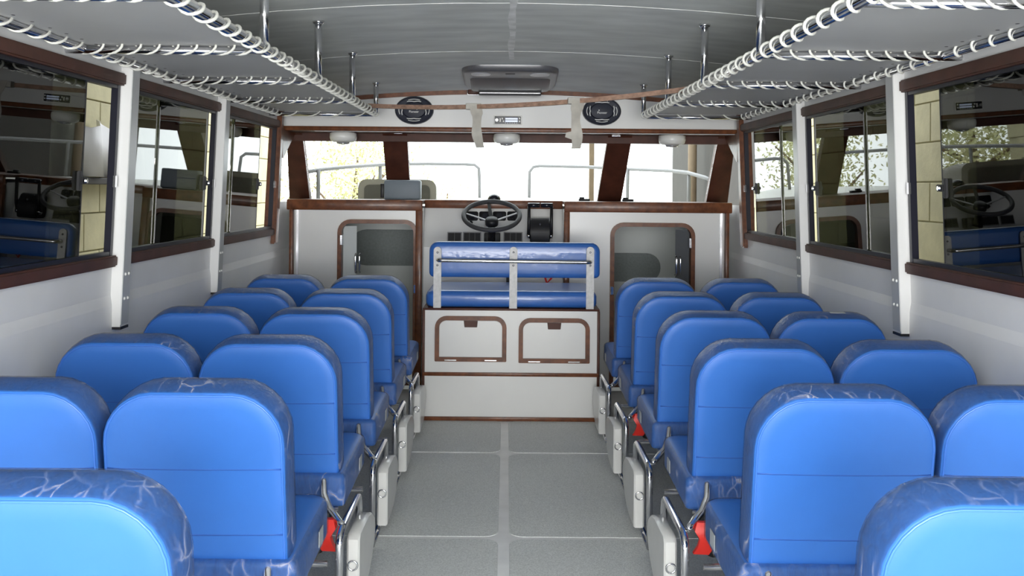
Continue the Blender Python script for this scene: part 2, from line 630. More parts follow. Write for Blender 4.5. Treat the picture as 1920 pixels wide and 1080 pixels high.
# ------------------------------------------------------------------ sliding side windows
wn = 1
WINS = [  # opening, fixed pane end, sliding pane (start, end)
    ((1.34, 2.56), 1.98, (1.6, 2.53)),
    ((2.66, 3.91), 3.37, (2.98, 3.62)),
    ((4.02, 5.22), 4.68, (4.4, 5.10)),
    ((5.33, 6.58), 6.06, (5.6, 6.18))]
NM = ['rearmost', 'nearest', 'middle', 'foremost']
for s, side in ((-1, 'left'), (1, 'right')):
    for k, ((a, b), fx, (s0, s1)) in enumerate(WINS):
        if s == 1 and k == 3:
            fx, s0, s1 = 6.12, 5.75, 6.34
        t = sempty('window_%d' % wn, '%s tinted sliding window in the %s wall' % (NM[k], side), 'window')
        wn += 1
        zb, zt = ZS + 0.03, ZT - 0.03

        def slab(bm, y0, y1, z0, z1, in0, in1):
            p = []
            for z in (z0, z1):
                x0, x1 = wx(s, z) - s * in0, wx(s, z) - s * in1
                p += [(x0, y0, z), (x1, y0, z), (x1, y1, z), (x0, y1, z)]
            hexa(bm, p)
        for nm, z0, z1 in (('top_rail', ZT - 0.035, ZT + 0.012), ('sill_rail', ZS - 0.014, ZS + 0.030)):
            bm = BM()
            slab(bm, a - .02, b + .012, z0, z1, 0.022, -0.022)
            bmesh.ops.bevel(bm, geom=bm.edges[:], offset=0.006, segments=2, affect='EDGES')
            obj(nm, bm, 'wood_dark', t, 'auto')
        bm = BM()
        slab(bm, a, a + .026, zb, zt, 0.004, -0.022)
        slab(bm, b - .022, b, zb, zt, 0.004, -0.022)
        slab(bm, a, b, zt - .018, zt + .002, 0.002, -0.022)
        slab(bm, a, b, zb - .002, zb + .016, 0.002, -0.022)
        obj('frame', bm, 'frame_black', t)
        for y0, y1, i0, nm in ((a + .02, fx, -0.014, 'fixed_pane'), (s0, s1, -0.005, 'sliding_pane')):
            bm = BM()
            slab(bm, y0, y1, zb + .01, zt - .01, i0, i0 - 0.005)
            pn = obj(nm, bm, 'tinted_glass', t)
            bm = BM()
            slab(bm, y1 - .004, y1 + .002, zb + .01, zt - .01, i0 + .001, i0 - .006)
            obj('pane_edge', bm, 'black', pn)
        # latch on the sliding pane and keeper on the frame
        zl = 1.405
        bm = BM()
        slab(bm, s1 - .052, s1 - .030, zl - .035, zl + .035, 0.010, -0.004)
        slab(bm, s1 - .045, s1 + .012, zl - .012, zl + .014, 0.014, -0.004)
        bmesh.ops.bevel(bm, geom=bm.edges[:], offset=0.003, segments=2, affect='EDGES')
        lt = obj('latch', bm, 'black', t, 'auto')
        bm = BM()
        x = wx(s, zl) - s * 0.016
        disc(bm, (x, s1 - .02, zl), (-s, 0, 0), 0.010, 0.008, 0.006, 12)
        obj('latch_knob', bm, 'chrome', lt)
        bm = BM()
        slab(bm, b - .028, b - .008, zl - .022, zl + .022, 0.012, 0.003)
        obj('keeper', bm, 'chrome', t)

# ------------------------------------------------------------------ front: fascia, header, windscreen, dash
FD = 6.75
# white fascia above the windscreen
bm = BM()
L = []
for i in range(25):
    x = XC - 1.52 + 3.04 * i / 24
    zt = ceil_z(x, FD) + 0.02
    L.append([(x, FD, 1.79), (x, FD, zt), (x, FD + .03, zt), (x, FD + .03, 1.79)])
loft(bm, L)
struct(obj('wall_front_upper', bm, 'white_gel'), 'white fascia panel above the windscreen carrying speakers and radio', 'wall')
bm = BM()
L = []
for i in range(33):
    x = XC - 1.52 + 3.04 * i / 32
    zt = ceil_z(x, FD)
    L.append([(x, FD - .02, zt - .026), (x, FD - .02, zt + .01), (x, FD + .005, zt + .01), (x, FD + .005, zt - .026)])
loft(bm, L)
struct(obj('trim_20', bm, 'wood', smooth='auto'), 'arched brown wooden moulding where fascia meets ceiling', 'trim')
bm = BM()
box(bm, XC - 1.53, XC + 1.53, FD - .022, FD + .03, 1.766, 1.796, 0.006)
t = struct(obj('trim_21', bm, 'wood', smooth='auto'), 'straight brown wooden moulding along the bottom of the fascia', 'trim')
bm = BM()
box(bm, XC - 1.3, XC + 1.53, FD - .024, FD + .02, 1.762, 1.765)
obj('metal_edge', bm, 'alu', t)
bm = BM()
box(bm, XC - 1.53, XC + 1.53, FD + .02, 7.12, 1.766, 1.79)
struct(obj('trim_22', bm, 'wood_dark'), 'dark brown soffit board between fascia and windscreen', 'trim')
# small clip on the arched moulding
bm = BM()
p = at(888, 170, FD - .03)
box(bm, p.x - .036, p.x + .036, FD - .035, FD - .02, p.z - .022, p.z + .016, 0.005)
o = tag(obj('bracket_clip', bm, 'wood_dark', smooth='auto'), 'small brown clip on the arched moulding below the ceiling unit', 'clip')
bm = BM()
tube(bm, fillet([(p.x - .04, FD - .036, p.z), (p.x - .04, FD - .036, p.z - .028), (p.x + .04, FD - .036, p.z - .028), (p.x + .04, FD - .036, p.z)], 0.008), 0.004, 6)
obj('wire_loop', bm, 'steel', o, True)

# windscreen frame: plane from (7.06, z 1.72) to (7.55, z 1.305)
ZTW, ZBW, DTW, DBW = 1.712, 1.305, 7.06, 7.55


def ws(px_t, px_b):
    return (px_t - CX) / F * DTW, (px_b - CX) / F * DBW


bm = BM()
box(bm, XC - 1.53, XC + 1.53, DTW - .01, DTW + .05, ZTW, 1.78)
struct(obj('trim_23', bm, 'wood_dark'), 'dark brown header board across the top of the windscreen', 'trim')
n = 24
for lab, (a0, a1, b0, b1), nm in (('left outer dark brown windscreen pillar', (538, 567, 545, 583), 0),
                                 ('dark brown windscreen mullion left of the centre pane', (717, 763, 729, 771), 0),
                                 ('dark brown windscreen mullion right of the centre pane', (1139, 1184, 1119, 1163), 0),
                                 ('right outer dark brown windscreen pillar', (1345, 1377, 1322, 1362), 0)):
    (x0, x2), (x1, x3) = ws(a0, b0), ws(a1, b1)
    bm = BM()
    hexa(bm, [(x2, DBW - .04, ZBW - .01), (x3, DBW - .04, ZBW - .01), (x3, DBW + .04, ZBW - .01), (x2, DBW + .04, ZBW - .01),
              (x0, DTW - .03, ZTW + .06), (x1, DTW - .03, ZTW + .06), (x1, DTW + .05, ZTW + .06), (x0, DTW + .05, ZTW + .06)])
    struct(obj('trim_%d' % n, bm, 'wood_dark'), lab, 'pillar')
    n += 1
for k, (lab, (a0, a1, b0, b1)) in enumerate((('left clear windscreen pane', (567, 717, 583, 729)),
                                            ('wide centre windscreen pane', (763, 1139, 771, 1119)),
                                            ('right clear windscreen pane', (1184, 1345, 1163, 1322)))):
    (x0, x2), (x1, x3) = ws(a0, b0), ws(a1, b1)
    bm = BM()
    hexa(bm, [(x2, DBW + .0, ZBW), (x3, DBW + .0, ZBW), (x3, DBW + .006, ZBW), (x2, DBW + .006, ZBW),
              (x0, DTW + .02, ZTW), (x1, DTW + .02, ZTW), (x1, DTW + .026, ZTW), (x0, DTW + .026, ZTW)])
    struct(obj('window_%d' % (wn + k), bm, 'clear_glass'), lab, 'window')
# quarter posts where side walls end
for s, side in ((-1, 'left'), (1, 'right')):
    bm = BM()
    xa = lambda z: wx(s, z) - s * 0.030
    for (z0, z1, y0, y1) in ((1.02, 2.02, 6.585, 6.655),):
        hexa(bm, [(xa(z0), y0 - .02, z0), (wx(s, z0) + s * .05, y0 - .02, z0), (wx(s, z0) + s * .05, y1, z0), (xa(z0), y1, z0),
                  (xa(z1), y0, z1), (wx(s, z1) + s * .05, y0, z1), (wx(s, z1) + s * .05, y1, z1), (xa(z1), y1, z1)])
    bmesh.ops.bevel(bm, geom=bm.edges[:], offset=0.008, segments=2, affect='EDGES')
    struct(obj('trim_%d' % n, bm, 'wood', smooth='auto'), 'brown wooden corner post at the front end of the %s wall' % side, 'post')
    n += 1
    # gusset from the post toward the header
    bm = BM()
    x = wx(s, 1.7) - s * .015
    hexa(bm, [(x - s * .012, 6.66, 1.58), (x + s * .012, 6.66, 1.58), (x + s * .012, 6.68, 1.58), (x - s * .012, 6.68, 1.58),
              (x - s * .012, 6.66, 1.77), (x + s * .012, 6.66, 1.77), (x + s * .012, 7.06, 1.77), (x - s * .012, 7.06, 1.77)])
    struct(obj('trim_%d' % n, bm, 'wood'), 'brown corner gusset under the header on the %s side' % side, 'trim')
    n += 1

# dash shelf and beam
XPL, XPR = -0.575, 0.395             # recess between the posts
bm = BM()
box(bm, XC - 1.50, XPL, DB - .03, 7.6, 1.285, 1.305)
box(bm, XPR, XC + 1.50, DB - .03, 7.6, 1.285, 1.305)
box(bm, XPL, XPR, 7.16, 7.6, 1.285, 1.305)
struct(obj('trim_%d' % n, bm, 'wood_dark'), 'dark brown dash shelf under the windscreen', 'shelf')
n += 1
for x0, x1, lab in ((XC - 1.52, XPL, 'left'), (XPR, XC + 1.52, 'right')):
    bm = BM()
    box(bm, x0, x1, DB - .045, DB, 1.235, 1.308, 0.008)
    struct(obj('trim_%d' % n, bm, 'wood', smooth='auto'), 'glossy brown beam along the dash edge above the %s cabin door' % lab, 'beam')
    n += 1
bm = BM()
box(bm, XPL, XPR, 7.13, 7.17, 1.25, 1.308, 0.006)
struct(obj('trim_%d' % n, bm, 'wood', smooth='auto'), 'brown beam across the top of the helm recess behind the wheel', 'beam')
n += 1

# bulkhead with two doorways
DL = (-1.155, -0.607, 1.172)
DR = (0.712, 1.292, 1.166)
bm = BM()


def bpart(x0, x1, z0, z1):
    box(bm, x0, x1, DB, DB + .03, z0, z1)


for x0, x1, dr in ((XC - 1.51, XPL, DL), (XPR, XC + 1.51, DR)):
    bpart(x0, dr[0] + .02, 0, 1.24)
    bpart(dr[1] - .02, x1, 0, 1.24)
    bpart(dr[0] + .02, dr[1] - .02, dr[2] - .02, 1.24)
    # rounded upper corners of the opening
    for cx, sg in ((dr[0] + .02, 1), (dr[1] - .02, -1)):
        R = 0.07
        pr = [(cx, dr[2] - .02)] + [(cx + sg * (R - R * math.cos(a)), dr[2] - .02 - R + R * math.sin(a))
                                    for a in [PI / 2 * k / 6 for k in range(7)]]
        loft(bm, [[(x, DB, z) for x, z in pr], [(x, DB + .03, z) for x, z in pr]])
struct(obj('wall_front', bm, 'white_gel'), 'white forward bulkhead with two rounded doorways', 'wall')
for i, (d, lab) in enumerate(((DL, 'left'), (DR, 'right'))):
    t = sempty('door_%d' % (i + 1), 'round cornered brown framed doorway in the bulkhead on the %s' % lab, 'door')
    wd, h = d[1] - d[0], d[2] - 0.04
    c = (d[0] + d[1]) / 2
    bm = BM()
    frame_loop(bm, rrect(wd, h, 0.09, 0.03, 0), rrect(wd, h, 0.09, 0.03, 0.028), DB - .025, DB + .035)
    o = obj('door_frame', bm, 'wood', t, 'auto', loc=(c, 0, 0.04))
    # door leaf folded inward beside the opening
    sg = -1 if i == 0 else 1
    xe = d[0] + .03 if i == 0 else d[1] - .03
    bm = BM()
    hexa(bm, [(xe - sg * .085, DB + .10, .06), (xe, DB + .05, .06), (xe + sg * .02, DB + .08, .06), (xe - sg * .06, DB + .13, .06),
              (xe - sg * .085, DB + .10, d[2] - .05), (xe, DB + .05, d[2] - .05), (xe + sg * .02, DB + .08, d[2] - .05), (xe - sg * .06, DB + .13, d[2] - .05)])
    lf = obj('door_leaf', bm, 'dark_grey' if i else 'cabin_grey', t)
    bm = BM()
    xh = xe - sg * .083
    tube(bm, fillet([(xh, DB + .10, .80), (xh, DB + .06, .80), (xh, DB + .06, .93), (xh, DB + .10, .93)], .02), 0.008, 8)
    tube(bm, fillet([(xh + .028, DB + .10, .80), (xh + .028, DB + .06, .80), (xh + .028, DB + .06, .93), (xh + .028, DB + .10, .93)], .02), 0.005, 8)
    obj('door_handle', bm, 'chrome', lf, True)
    for zz in (1.03, 0.35):
        bm = BM()
        box(bm, xe - .012, xe + .006, DB - .03, DB + .03, zz - .035, zz + .035, .003)
        obj('hinge', bm, 'chrome', t)
    bm = BM()
    xl = d[1] - .014 if i == 0 else d[0] + .014
    box(bm, xl - .011, xl + .011, DB - .033, DB - .02, .67, .73, .004)
    obj('latch_plate', bm, 'chrome', t)
# posts at each side of the recess, edge trims at the hull side
for x0, x1, lab in ((XPL - .045, XPL, 'left'), (XPR, XPR + .038, 'right')):
    bm = BM()
    box(bm, x0, x1, DB - .035, DB + .02, 0, 1.24, 0.006)
    struct(obj('trim_%d' % n, bm, 'wood', smooth='auto'), 'brown upright post at the %s side of the helm recess' % lab, 'post')
    n += 1
for s, lab in ((-1, 'left'), (1, 'right')):
    bm = BM()
    x = XC + s * 1.485
    box(bm, x - .012, x + .012, DB - .06, DB, 0, 1.24, .004)
    t = struct(obj('trim_%d' % n, bm, 'wood', smooth='auto'), 'slim brown corner strip between bulkhead and %s wall' % lab, 'trim')
    n += 1
    bm = BM()
    box(bm, x - s * .035 - .008, x - s * .035 + .008, DB - .02, DB, 0, 1.238)
    obj('metal_strip', bm, 'steel', t)

# forward cabin behind the doorways
bm = BM()
box(bm, -1.50, 1.54, 8.2, 8.24, -.3, 1.14)
box(bm, -1.54, -1.50, 7.62, 8.24, -.3, 1.14)
box(bm, 1.54, 1.58, 7.62, 8.24, -.3, 1.14)
box(bm, -1.54, 1.58, 7.0, 8.24, -.34, -.3)
cab = struct(obj('wall_forward_cabin', bm, 'cabin_grey'), 'grey lining of the forward cabin seen through the doorways', 'wall')
for px0, px1, py0, py1, lab in ((655, 905, 432, 497, 'l'), (990, 1238, 475, 526, 'r')):
    a, b = at(px0, py1, 8.19), at(px1, py0, 8.19)
    bm = BM()
    wd, h = b.x - a.x, b.z - a.z
    out = rrect(wd, h, h * .48, h * .48)
    loft(bm, [[(x, 0, z) for x, z in out], [(x, .03, z) for x, z in out]])
    obj('rounded_panel', bm, 'berth_grey', cab, loc=((a.x + b.x) / 2, 8.17, a.z))

# ------------------------------------------------------------------ helm console in the recess
hc = thing('helm_console', 'white helm console with black gauges and switch panels in the recess', 'console', (0, 7.1, 0))


def hp(o):
    o.parent = hc
    o.location = o.location - hc.location
    return o


bm = BM()
hexa(bm, [(XPL, 7.06, 0), (XPR, 7.06, 0), (XPR, 7.3, 0), (XPL, 7.3, 0),
          (XPL, 7.06, .98), (XPR, 7.06, .98), (XPR, 7.3, .98), (XPL, 7.3, .98)])
hexa(bm, [(XPL, 7.06, .98), (XPR, 7.06, .98), (XPR, 7.3, .98), (XPL, 7.3, .98),
          (XPL, 7.15, 1.252), (XPR, 7.15, 1.252), (XPR, 7.3, 1.252), (XPL, 7.3, 1.252)])
# cheeks of the recess
box(bm, XPL - .01, XPL, DB + .02, 7.1, 0, 1.25)
box(bm, XPR, XPR + .01, DB + .02, 7.1, 0, 1.25)
hp(obj('console_body', bm, 'white_gel'))


def cy(z):
    return 7.06 + max(0, z - .98) / .272 * .09


def panel(nm, px0, px1, py0, py1, m, th=.012, r=.006, parts=None):
    d = 7.1
    a, b = at(px0, py1, d), at(px1, py0, d)
    zc = (a.z + b.z) / 2
    d = cy(zc)
    a, b = at(px0, py1, d), at(px1, py0, d)
    bm = BM()
    wd, h = b.x - a.x, b.z - a.z
    out = rrect(wd, h, r, r)
    inn = rrect(wd, h, r, r, .004)
    sl = .09 / .272
    loft(bm, [[(x, z * sl, z) for x, z in out], [(x, z * sl - th * .7, z) for x, z in out], [(x, z * sl - th, z) for x, z in inn]])
    o = obj(nm, bm, m, None, 'auto', loc=((a.x + b.x) / 2, cy(a.z), a.z))
    return hp(o), wd, h


for px0, px1 in ((874, 896.5), (898.5, 922), (924, 949), (951, 973)):
    g, wd, h = panel('gauge', px0, px1, 396.5, 413.5, 'black', .014, .012)
    bm = BM()
    disc(bm, (0, h / 2 * .33 - .014, h / 2), (0, -1, .33), h * .38, h * .36, .003, 16)
    obj('dial', bm, 'black_gloss', g)
for px0, px1, k in ((838.5, 866, 2), (868, 902.5, 3), (944, 980, 3)):
    g, wd, h = panel('switch_panel', px0, px1, 435, 453.5, 'bezel_grey', .006, .004)
    for i in range(k):
        bm = BM()
        x0 = -wd / 2 + .007 + (wd - .012) * i / k
        x1 = x0 + (wd - .012) / k - .002
        hexa(bm, [(x0, .004 - .010, .008), (x1, .004 - .010, .008), (x1, .004, .008), (x0, .004, .008),
                  (x0, h * .33 - .016, h - .007), (x1, h * .33 - .016, h - .007), (x1, h * .33, h - .007), (x0, h * .33, h - .007)])
        obj('switch', bm, 'black', g)
for px, py in ((883, 418.5), (961, 410)):
    a = at(px, py, 7.1)
    bm = BM()
    disc(bm, (0, 0, 0), (0, -1, .33), .014, .012, .02, 14)
    hp(obj('knob', bm, 'black', None, True, loc=(a.x, cy(a.z), a.z)))
a = at(953, 540, 7.06)
bm = BM()
box(bm, a.x - .014, a.x + .014, 7.0, 7.06, .55, .83, .004)
hp(obj('conduit', bm, 'black', None, 'auto'))

# compass on the dash above
a = at(926, 392, 7.12)
bm = BM()
lathe(bm, [(0.045, 0), (0.046, .012), (.038, .030), (.020, .042), (.004, .045)], n=20)
t = tag(obj('compass', bm, 'black_gloss', None, True, loc=(a.x, 7.20, 1.308)), 'small black dome compass on the dash behind the wheel', 'compass')

# steering wheel
sw = thing('steering_wheel', 'black steering wheel with three spokes on the helm console', 'steering wheel')
wc = at(922, 404, 6.88)
sw.location = wc
sw.rotation_euler = (math.radians(29), 0, 0)
bm = BM()
R = 0.190
tube(bm, [(R * math.cos(a), R * math.sin(a), 0) for a in [2 * PI * k / 48 for k in range(48)]], 0.016, 10, True)
obj('rim', bm, 'rim_grey', sw, True)
for k, ang in enumerate((98, 172, 12)):
    a = math.radians(ang)
    bm = BM()
    u, v = Vector((math.cos(a), math.sin(a), 0)), Vector((-math.sin(a), math.cos(a), 0))
    w0, w1 = (.014, .009) if k == 0 else (.007, .005)
    dz = Vector((0, 0, -.045))
    hexa(bm, [u * .03 - v * w0 + dz, u * .03 + v * w0 + dz, u * R + v * w1, u * R - v * w1,
              u * .03 - v * w0 + dz + Vector((0, 0, .006)), u * .03 + v * w0 + dz + Vector((0, 0, .006)), u * R + v * w1 + Vector((0, 0, .006)), u * R - v * w1 + Vector((0, 0, .006))])
    obj('spoke', bm, 'black' if k == 0 else 'bezel_grey', sw)
bm = BM()
lathe(bm, [(.044, -.07), (.046, -.045), (.042, -.03), (.03, -.022), (.004, -.02)], n=20)
obj('hub', bm, 'black', sw, True)
bm = BM()
tube(bm, [(0, 0, -.05), (0, 0, -.20)], .024, 12)
obj('column', bm, 'black', sw, True)
a, b = at(908, 453, 7.05), at(938, 436, 7.05)
bm = BM()
box(bm, a.x, b.x, 6.99, 7.075, a.z - .01, b.z, .008)
hp(obj('column_cover', bm, 'black', None, 'auto'))

# twin lever throttle
tc = thing('throttle_control', 'black twin lever engine control beside the steering wheel', 'throttle')
a, b = at(994, 455, 6.95), at(1031, 409, 6.95)
tc.location = ((a.x + b.x) / 2, 6.97, a.z)
wd, h = b.x - a.x, b.z - a.z
bm = BM()
prof = [(.12, 0), (-.03, 0), (-.045, h * .35), (-.03, h * .72), (.005, h * .97), (.04, h), (.12, h * .9)]
loft(bm, [[(-wd / 2, y, z) for y, z in prof], [(wd / 2, y, z) for y, z in prof]])
bmesh.ops.bevel(bm, geom=bm.edges[:], offset=0.006, segments=2, affect='EDGES')
obj('housing', bm, 'black', tc, 'auto')
zt = at(1012, 385, 6.9).z - a.z
for s in (-1, 1):
    bm = BM()
    x = s * (wd / 2 + .010)
    tube(bm, [(x, -.0, h * .28), (x, -.03, h * .6), (x, -.045, zt - .01)], [.014, .012, .011], 10)
    lv = obj('lever', bm, 'black', tc, True)
    bm = BM()
    tube(bm, [(x + s * .008, -.045, zt), (s * .004, -.045, zt)], .016, 10)
    obj('grip', bm, 'black_gloss', lv, True)
    bm = BM()
    disc(bm, (s * wd / 2, .0, h * .27), (s, 0, 0), .020, .018, .02, 16)
    obj('lever_boss', bm, 'chrome', tc, True)
bm = BM()
disc(bm, (0, -.036, h * .74), (0, -1, .5), .008, .006, .005, 10)
obj('lock_button', bm, 'chrome', tc)

# grey boxed instrument on the dash left of the wheel
a, b = at(721, 379, 7.15), at(789, 338, 7.15)
bm = BM()
box(bm, a.x, b.x, 7.1, 7.24, 1.306, b.z, .012)
mo = tag(obj('instrument_box', bm, 'monitor_grey', smooth='auto'), 'blue grey boxed instrument standing on the dash left of the wheel', 'instrument')
bm = BM()
box(bm, a.x - .03, a.x - .002, 7.14, 7.20, 1.32, 1.42, .006)
obj('side_knob', bm, 'black', mo, 'auto')
# small latch blocks on the dash
for px, py, nm in ((1098, 376, 'left'), (1180, 375, 'right')):
    a = at(px, py, 7.4)
    bm = BM()
    box(bm, a.x - .05, a.x + .03, 7.38, 7.43, 1.306, 1.322, .004)
    box(bm, a.x - .045, a.x - .01, 7.385, 7.425, 1.318, 1.334, .004)
    tag(obj('window_catch', bm, 'black', smooth='auto'), 'small black catch on the dash at the %s foot of the right mullion' % nm, 'catch')

# ------------------------------------------------------------------ helm bench and its base box
BD = 6.07
xl, xr = -0.490, 0.557
zb = at(960, 578, BD).z
hb = thing('helm_seat_locker', 'white helm seat base with brown edges and two lockers', 'cabinet', (0, BD, 0))


def bp_(o):
    o.parent = hb
    o.location = Vector(o.location) - Vector(hb.location)
    return o


bm = BM()
box(bm, xl, xr, BD, 6.68, 0, zb - .012)
bp_(obj('box_body', bm, 'white_gel'))
bm = BM()
zm = at(960, 702, BD).z
box(bm, xl - .004, xr + .004, BD - .012, BD + .002, zm - .011, zm + .011, .004)
bp_(obj('moulding', bm, 'wood', None, 'auto'))
bm = BM()
box(bm, xl - .004, xr + .004, BD - .014, BD + .002, 0, .024, .004)
bp_(obj('base_trim', bm, 'wood', None, 'auto'))
bm = BM()
box(bm, xl - .006, xr + .006, BD - .014, 6.69, zb - .014, zb, .005)
bp_(obj('top_edge', bm, 'wood_dark', None, 'auto'))
for x in (xl, xr):
    bm = BM()
    box(bm, x - .008, x + .008, BD - .010, BD + .01, 0.02, zb - .012, .004)
    bp_(obj('corner_edge', bm, 'wood_dark', None, 'auto'))
for px0, px1, py0, py1, lab in ((815, 950, 593, 677, 'l'), (972, 1106, 597, 680, 'r')):
    a, b = at(px0, py1, BD), at(px1, py0, BD)
    c, wd, h = (a.x + b.x) / 2, b.x - a.x, b.z - a.z
    bm = BM()
    frame_loop(bm, rrect(wd, h, .07, .006), rrect(wd, h, .07, .006, .026), -.014, .002)
    fr = bp_(obj('locker_frame', bm, 'wood', None, 'auto', loc=(c, BD, a.z)))
    bm = BM()
    o2 = rrect(wd, h, .07, .006, .028)
    loft(bm, [[(x, .0, z) for x, z in o2], [(x, -.006, z) for x, z in o2]])
    dr = bp_(obj('locker_door', bm, 'white_gel', None, loc=(c, BD, a.z)))
    bm = BM()
    pr = [(-.042, h - .028), (.042, h - .028), (.038, h - .066), (-.038, h - .066)]
    loft(bm, [[(x, -.006, z) for x, z in pr], [(x * .9, -.016, z) for x, z in pr]])
    obj('finger_pull', bm, 'wood_dark', dr)
    for hx in (-wd * .28, wd * .28):
        bm = BM()
        box(bm, hx - .035, hx + .035, -.019, -.014, .006, .012)
        obj('hinge', bm, 'chrome', fr)

hs = thing('helm_bench', 'glossy blue two person helm bench seat seen from behind', 'bench', (0, BD, zb))


def hsp(o):
    o.parent = hs
    o.location = Vector(o.location) - Vector(hs.location)
    return o


def cushion_loft(bm, w, l, h, r, e=.02):
    """flat cushion in XY (x centred, y 0..l), z 0..h, with soft edges"""
    L = []
    for ins, z in ((e * 1.0, 0), (e * .3, e * .35), (0, e), (0, h - e * 1.3), (e * .35, h - e * .45), (e * 1.1, h - e * .05), (e * 2.5, h)):
        L.append([(x, y, z) for x, y in rrect(w, l, r, r, ins, 5)])
    loft(bm, L, puff1=(0, 0, .004))


zc0 = zb + .004
zc1 = at(960, 549, BD + .02).z
bm = BM()
cushion_loft(bm, xr - xl - .02, .62, zc1 - zc0 + .012, .05, .024)
hsp(obj('seat_cushion', bm, 'blue_gloss', None, True, loc=((xl + xr) / 2, BD - .01, zc0)))
a, b = at(804, 520, 6.08), at(1126, 456, 6.08)
wd, h = b.x - a.x, b.z - a.z
bm = BM()
L = []
for ins, y in ((.06, -.001), (.03, 0), (.012, .004), (.002, .016), (0, .035), (0, .06), (.012, .078), (.03, .084)):
    L.append([(x, y, z) for x, z in rrect(wd, h, .055, .03, ins, 6)])
loft(bm, L)
hsp(obj('backrest', bm, 'blue_gloss', None, 'auto', loc=((a.x + b.x) / 2, 6.08, a.z)))
for px in (820.5, 963, 1107):
    p0, p1 = at(px, 575, 6.06), at(px, 463, 6.06)
    bm = BM()
    out = rrect(.046, p1.z - zb, .022, .002)
    loft(bm, [[(x, 0, z) for x, z in out], [(x, .012, z) for x, z in out]])
    sp = hsp(obj('support_bar', bm, 'alu', None, 'auto', loc=(p1.x, 6.058, zb)))
    for zz in (.91, .70):
        bm = BM()
        disc(bm, (0, 0, (p1.z - zb) * zz), (0, -1, 0), .007, .005, .005, 10)
        obj('bolt', bm, 'steel', sp, True)
a, b = at(822, 487, 6.05), at(1106, 491, 6.05)
bm = BM()
tube(bm, fillet([(a.x, 6.058, a.z), (a.x, 6.0, a.z), (b.x, 6.0, b.z), (b.x, 6.058, b.z)], .05, 5), .012, 10)
hsp(obj('grab_rail', bm, 'chrome', None, True))
# red strap hanging under the console
a = at(1028, 522, 7.0)
bm = BM()
tube(bm, [(a.x + .03, 7.03, a.z + .05), (a.x + .02, 7.0, a.z + .0), (a.x - .01, 6.98, a.z - .03), (a.x - .03, 7.03, a.z + .03)], .008, 6)
tag(obj('kill_switch_lanyard', bm, 'red', smooth=True), 'red lanyard hanging below the console behind the helm bench', 'lanyard')

# ------------------------------------------------------------------ fascia fittings
for px, py, lab in ((777, 207, 'left'), (1128, 209, 'right')):
    c = at(px, py, FD)
    t = thing('speaker', '%s black oval loudspeaker on the white fascia' % lab, 'speaker', (c.x, FD, c.z), 'oval fascia speakers')
    rx, rz = .129, .093

    def ell(k, y, n=36):
        return [(rx * k * math.cos(2 * PI * i / n), y, rz * k * math.sin(2 * PI * i / n)) for i in range(n)]
    bm = BM()
    loft(bm, [ell(1, 0), ell(1.0, -.012), ell(.93, -.02), ell(.86, -.016)], cap1=True)
    obj('basket', bm, 'speaker_cone', t, 'auto')
    bm = BM()
    tube(bm, [Vector(p) + Vector((0, -.012, 0)) for p in ell(.97, 0)], .004, 6, True)
    obj('trim_ring', bm, 'dark_grey', t, True)
    bm = BM()
    loft(bm, [ell(.62, -.016), ell(.56, -.030), ell(.3, -.036)], puff1=(0, -.002, 0))
    obj('cone', bm, 'speaker_cone', t, 'auto')
    for k in range(4):
        bm = BM()
        a0 = PI / 2 * k
        pts = []
        for i in range(9):
            q = a0 + (i - 4) / 4 * .55
            rr = .60 + .1 * abs(i - 4) / 4 if i % 1 == 0 else .6
            pts.append((rx * rr * math.cos(q), -.034, rz * rr * math.sin(q)))
        tube(bm, pts, .0035, 6)
        pts2 = [(rx * .78 * math.cos(a0 + (i - 4) / 4 * .4), -.026, rz * .78 * math.sin(a0 + (i - 4) / 4 * .4)) for i in range(9)]
        tube(bm, pts2, .0028, 6)
        obj('grille_bar', bm, 'lamp_white', t, True)
    bm = BM()
    disc(bm, (.02 if lab == 'left' else -.02, -.034, .005), (0, -1, 0), .008, .003, .004, 12)
    obj('tweeter', bm, 'lamp_white', t, True)
    cu = bpy.data.curves.new('txt', 'FONT')
    cu.body = 'Pioneer'
    cu.size = .021
    cu.align_x = 'CENTER'
    cu.extrude = .0006
    to = bpy.data.objects.new('txt', cu)
    C.objects.link(to)
    bpy.context.view_layer.update()
    me = bpy.data.meshes.new_from_object(to.evaluated_get(bpy.context.evaluated_depsgraph_get()))
    bpy.data.objects.remove(to)
    me.materials.clear()
    me.materials.append(M['lamp_white'])
    lo = bpy.data.objects.new('badge_lettering', me)
    C.objects.link(lo)
    lo.parent = t
    lo.location = (0, -.041, -.018)
    lo.rotation_euler = (PI / 2, 0, 0)

c = at(952, 225.5, FD)
rd = thing('car_radio', 'small car radio with lit display set into the fascia', 'radio', (c.x, FD, c.z))
bm = BM()
box(bm, -.094, .094, -.006, .0, -.031, .031, .003)
obj('bezel', bm, 'lamp_white', rd)
bm = BM()
box(bm, -.087, .087, -.014, -.005, -.025, .025, .002)
obj('face', bm, 'black_gloss', rd)
for z0, z1 in ((.004, .014), (-.012, -.001)):
    bm = BM()
    box(bm, -.016, .066, -.017, -.013, z0, z1)
    obj('display_line', bm, 'display', rd)
bm = BM()
disc(bm, (-.073, -.014, 0), (0, -1, 0), .011, .010, .008, 14)
obj('volume_knob', bm, 'chrome', rd, 'auto')
for i, (x, z) in enumerate(((-.050, .0), (-.036, .010), (-.028, -.008), (.078, .012), (.078, -.008))):
    bm = BM()
    box(bm, x - .004, x + .004, -.018, -.013, z - (.012 if i == 0 else .005), z + (.012 if i == 0 else .005))
    obj('button', bm, 'lamp_white', rd)
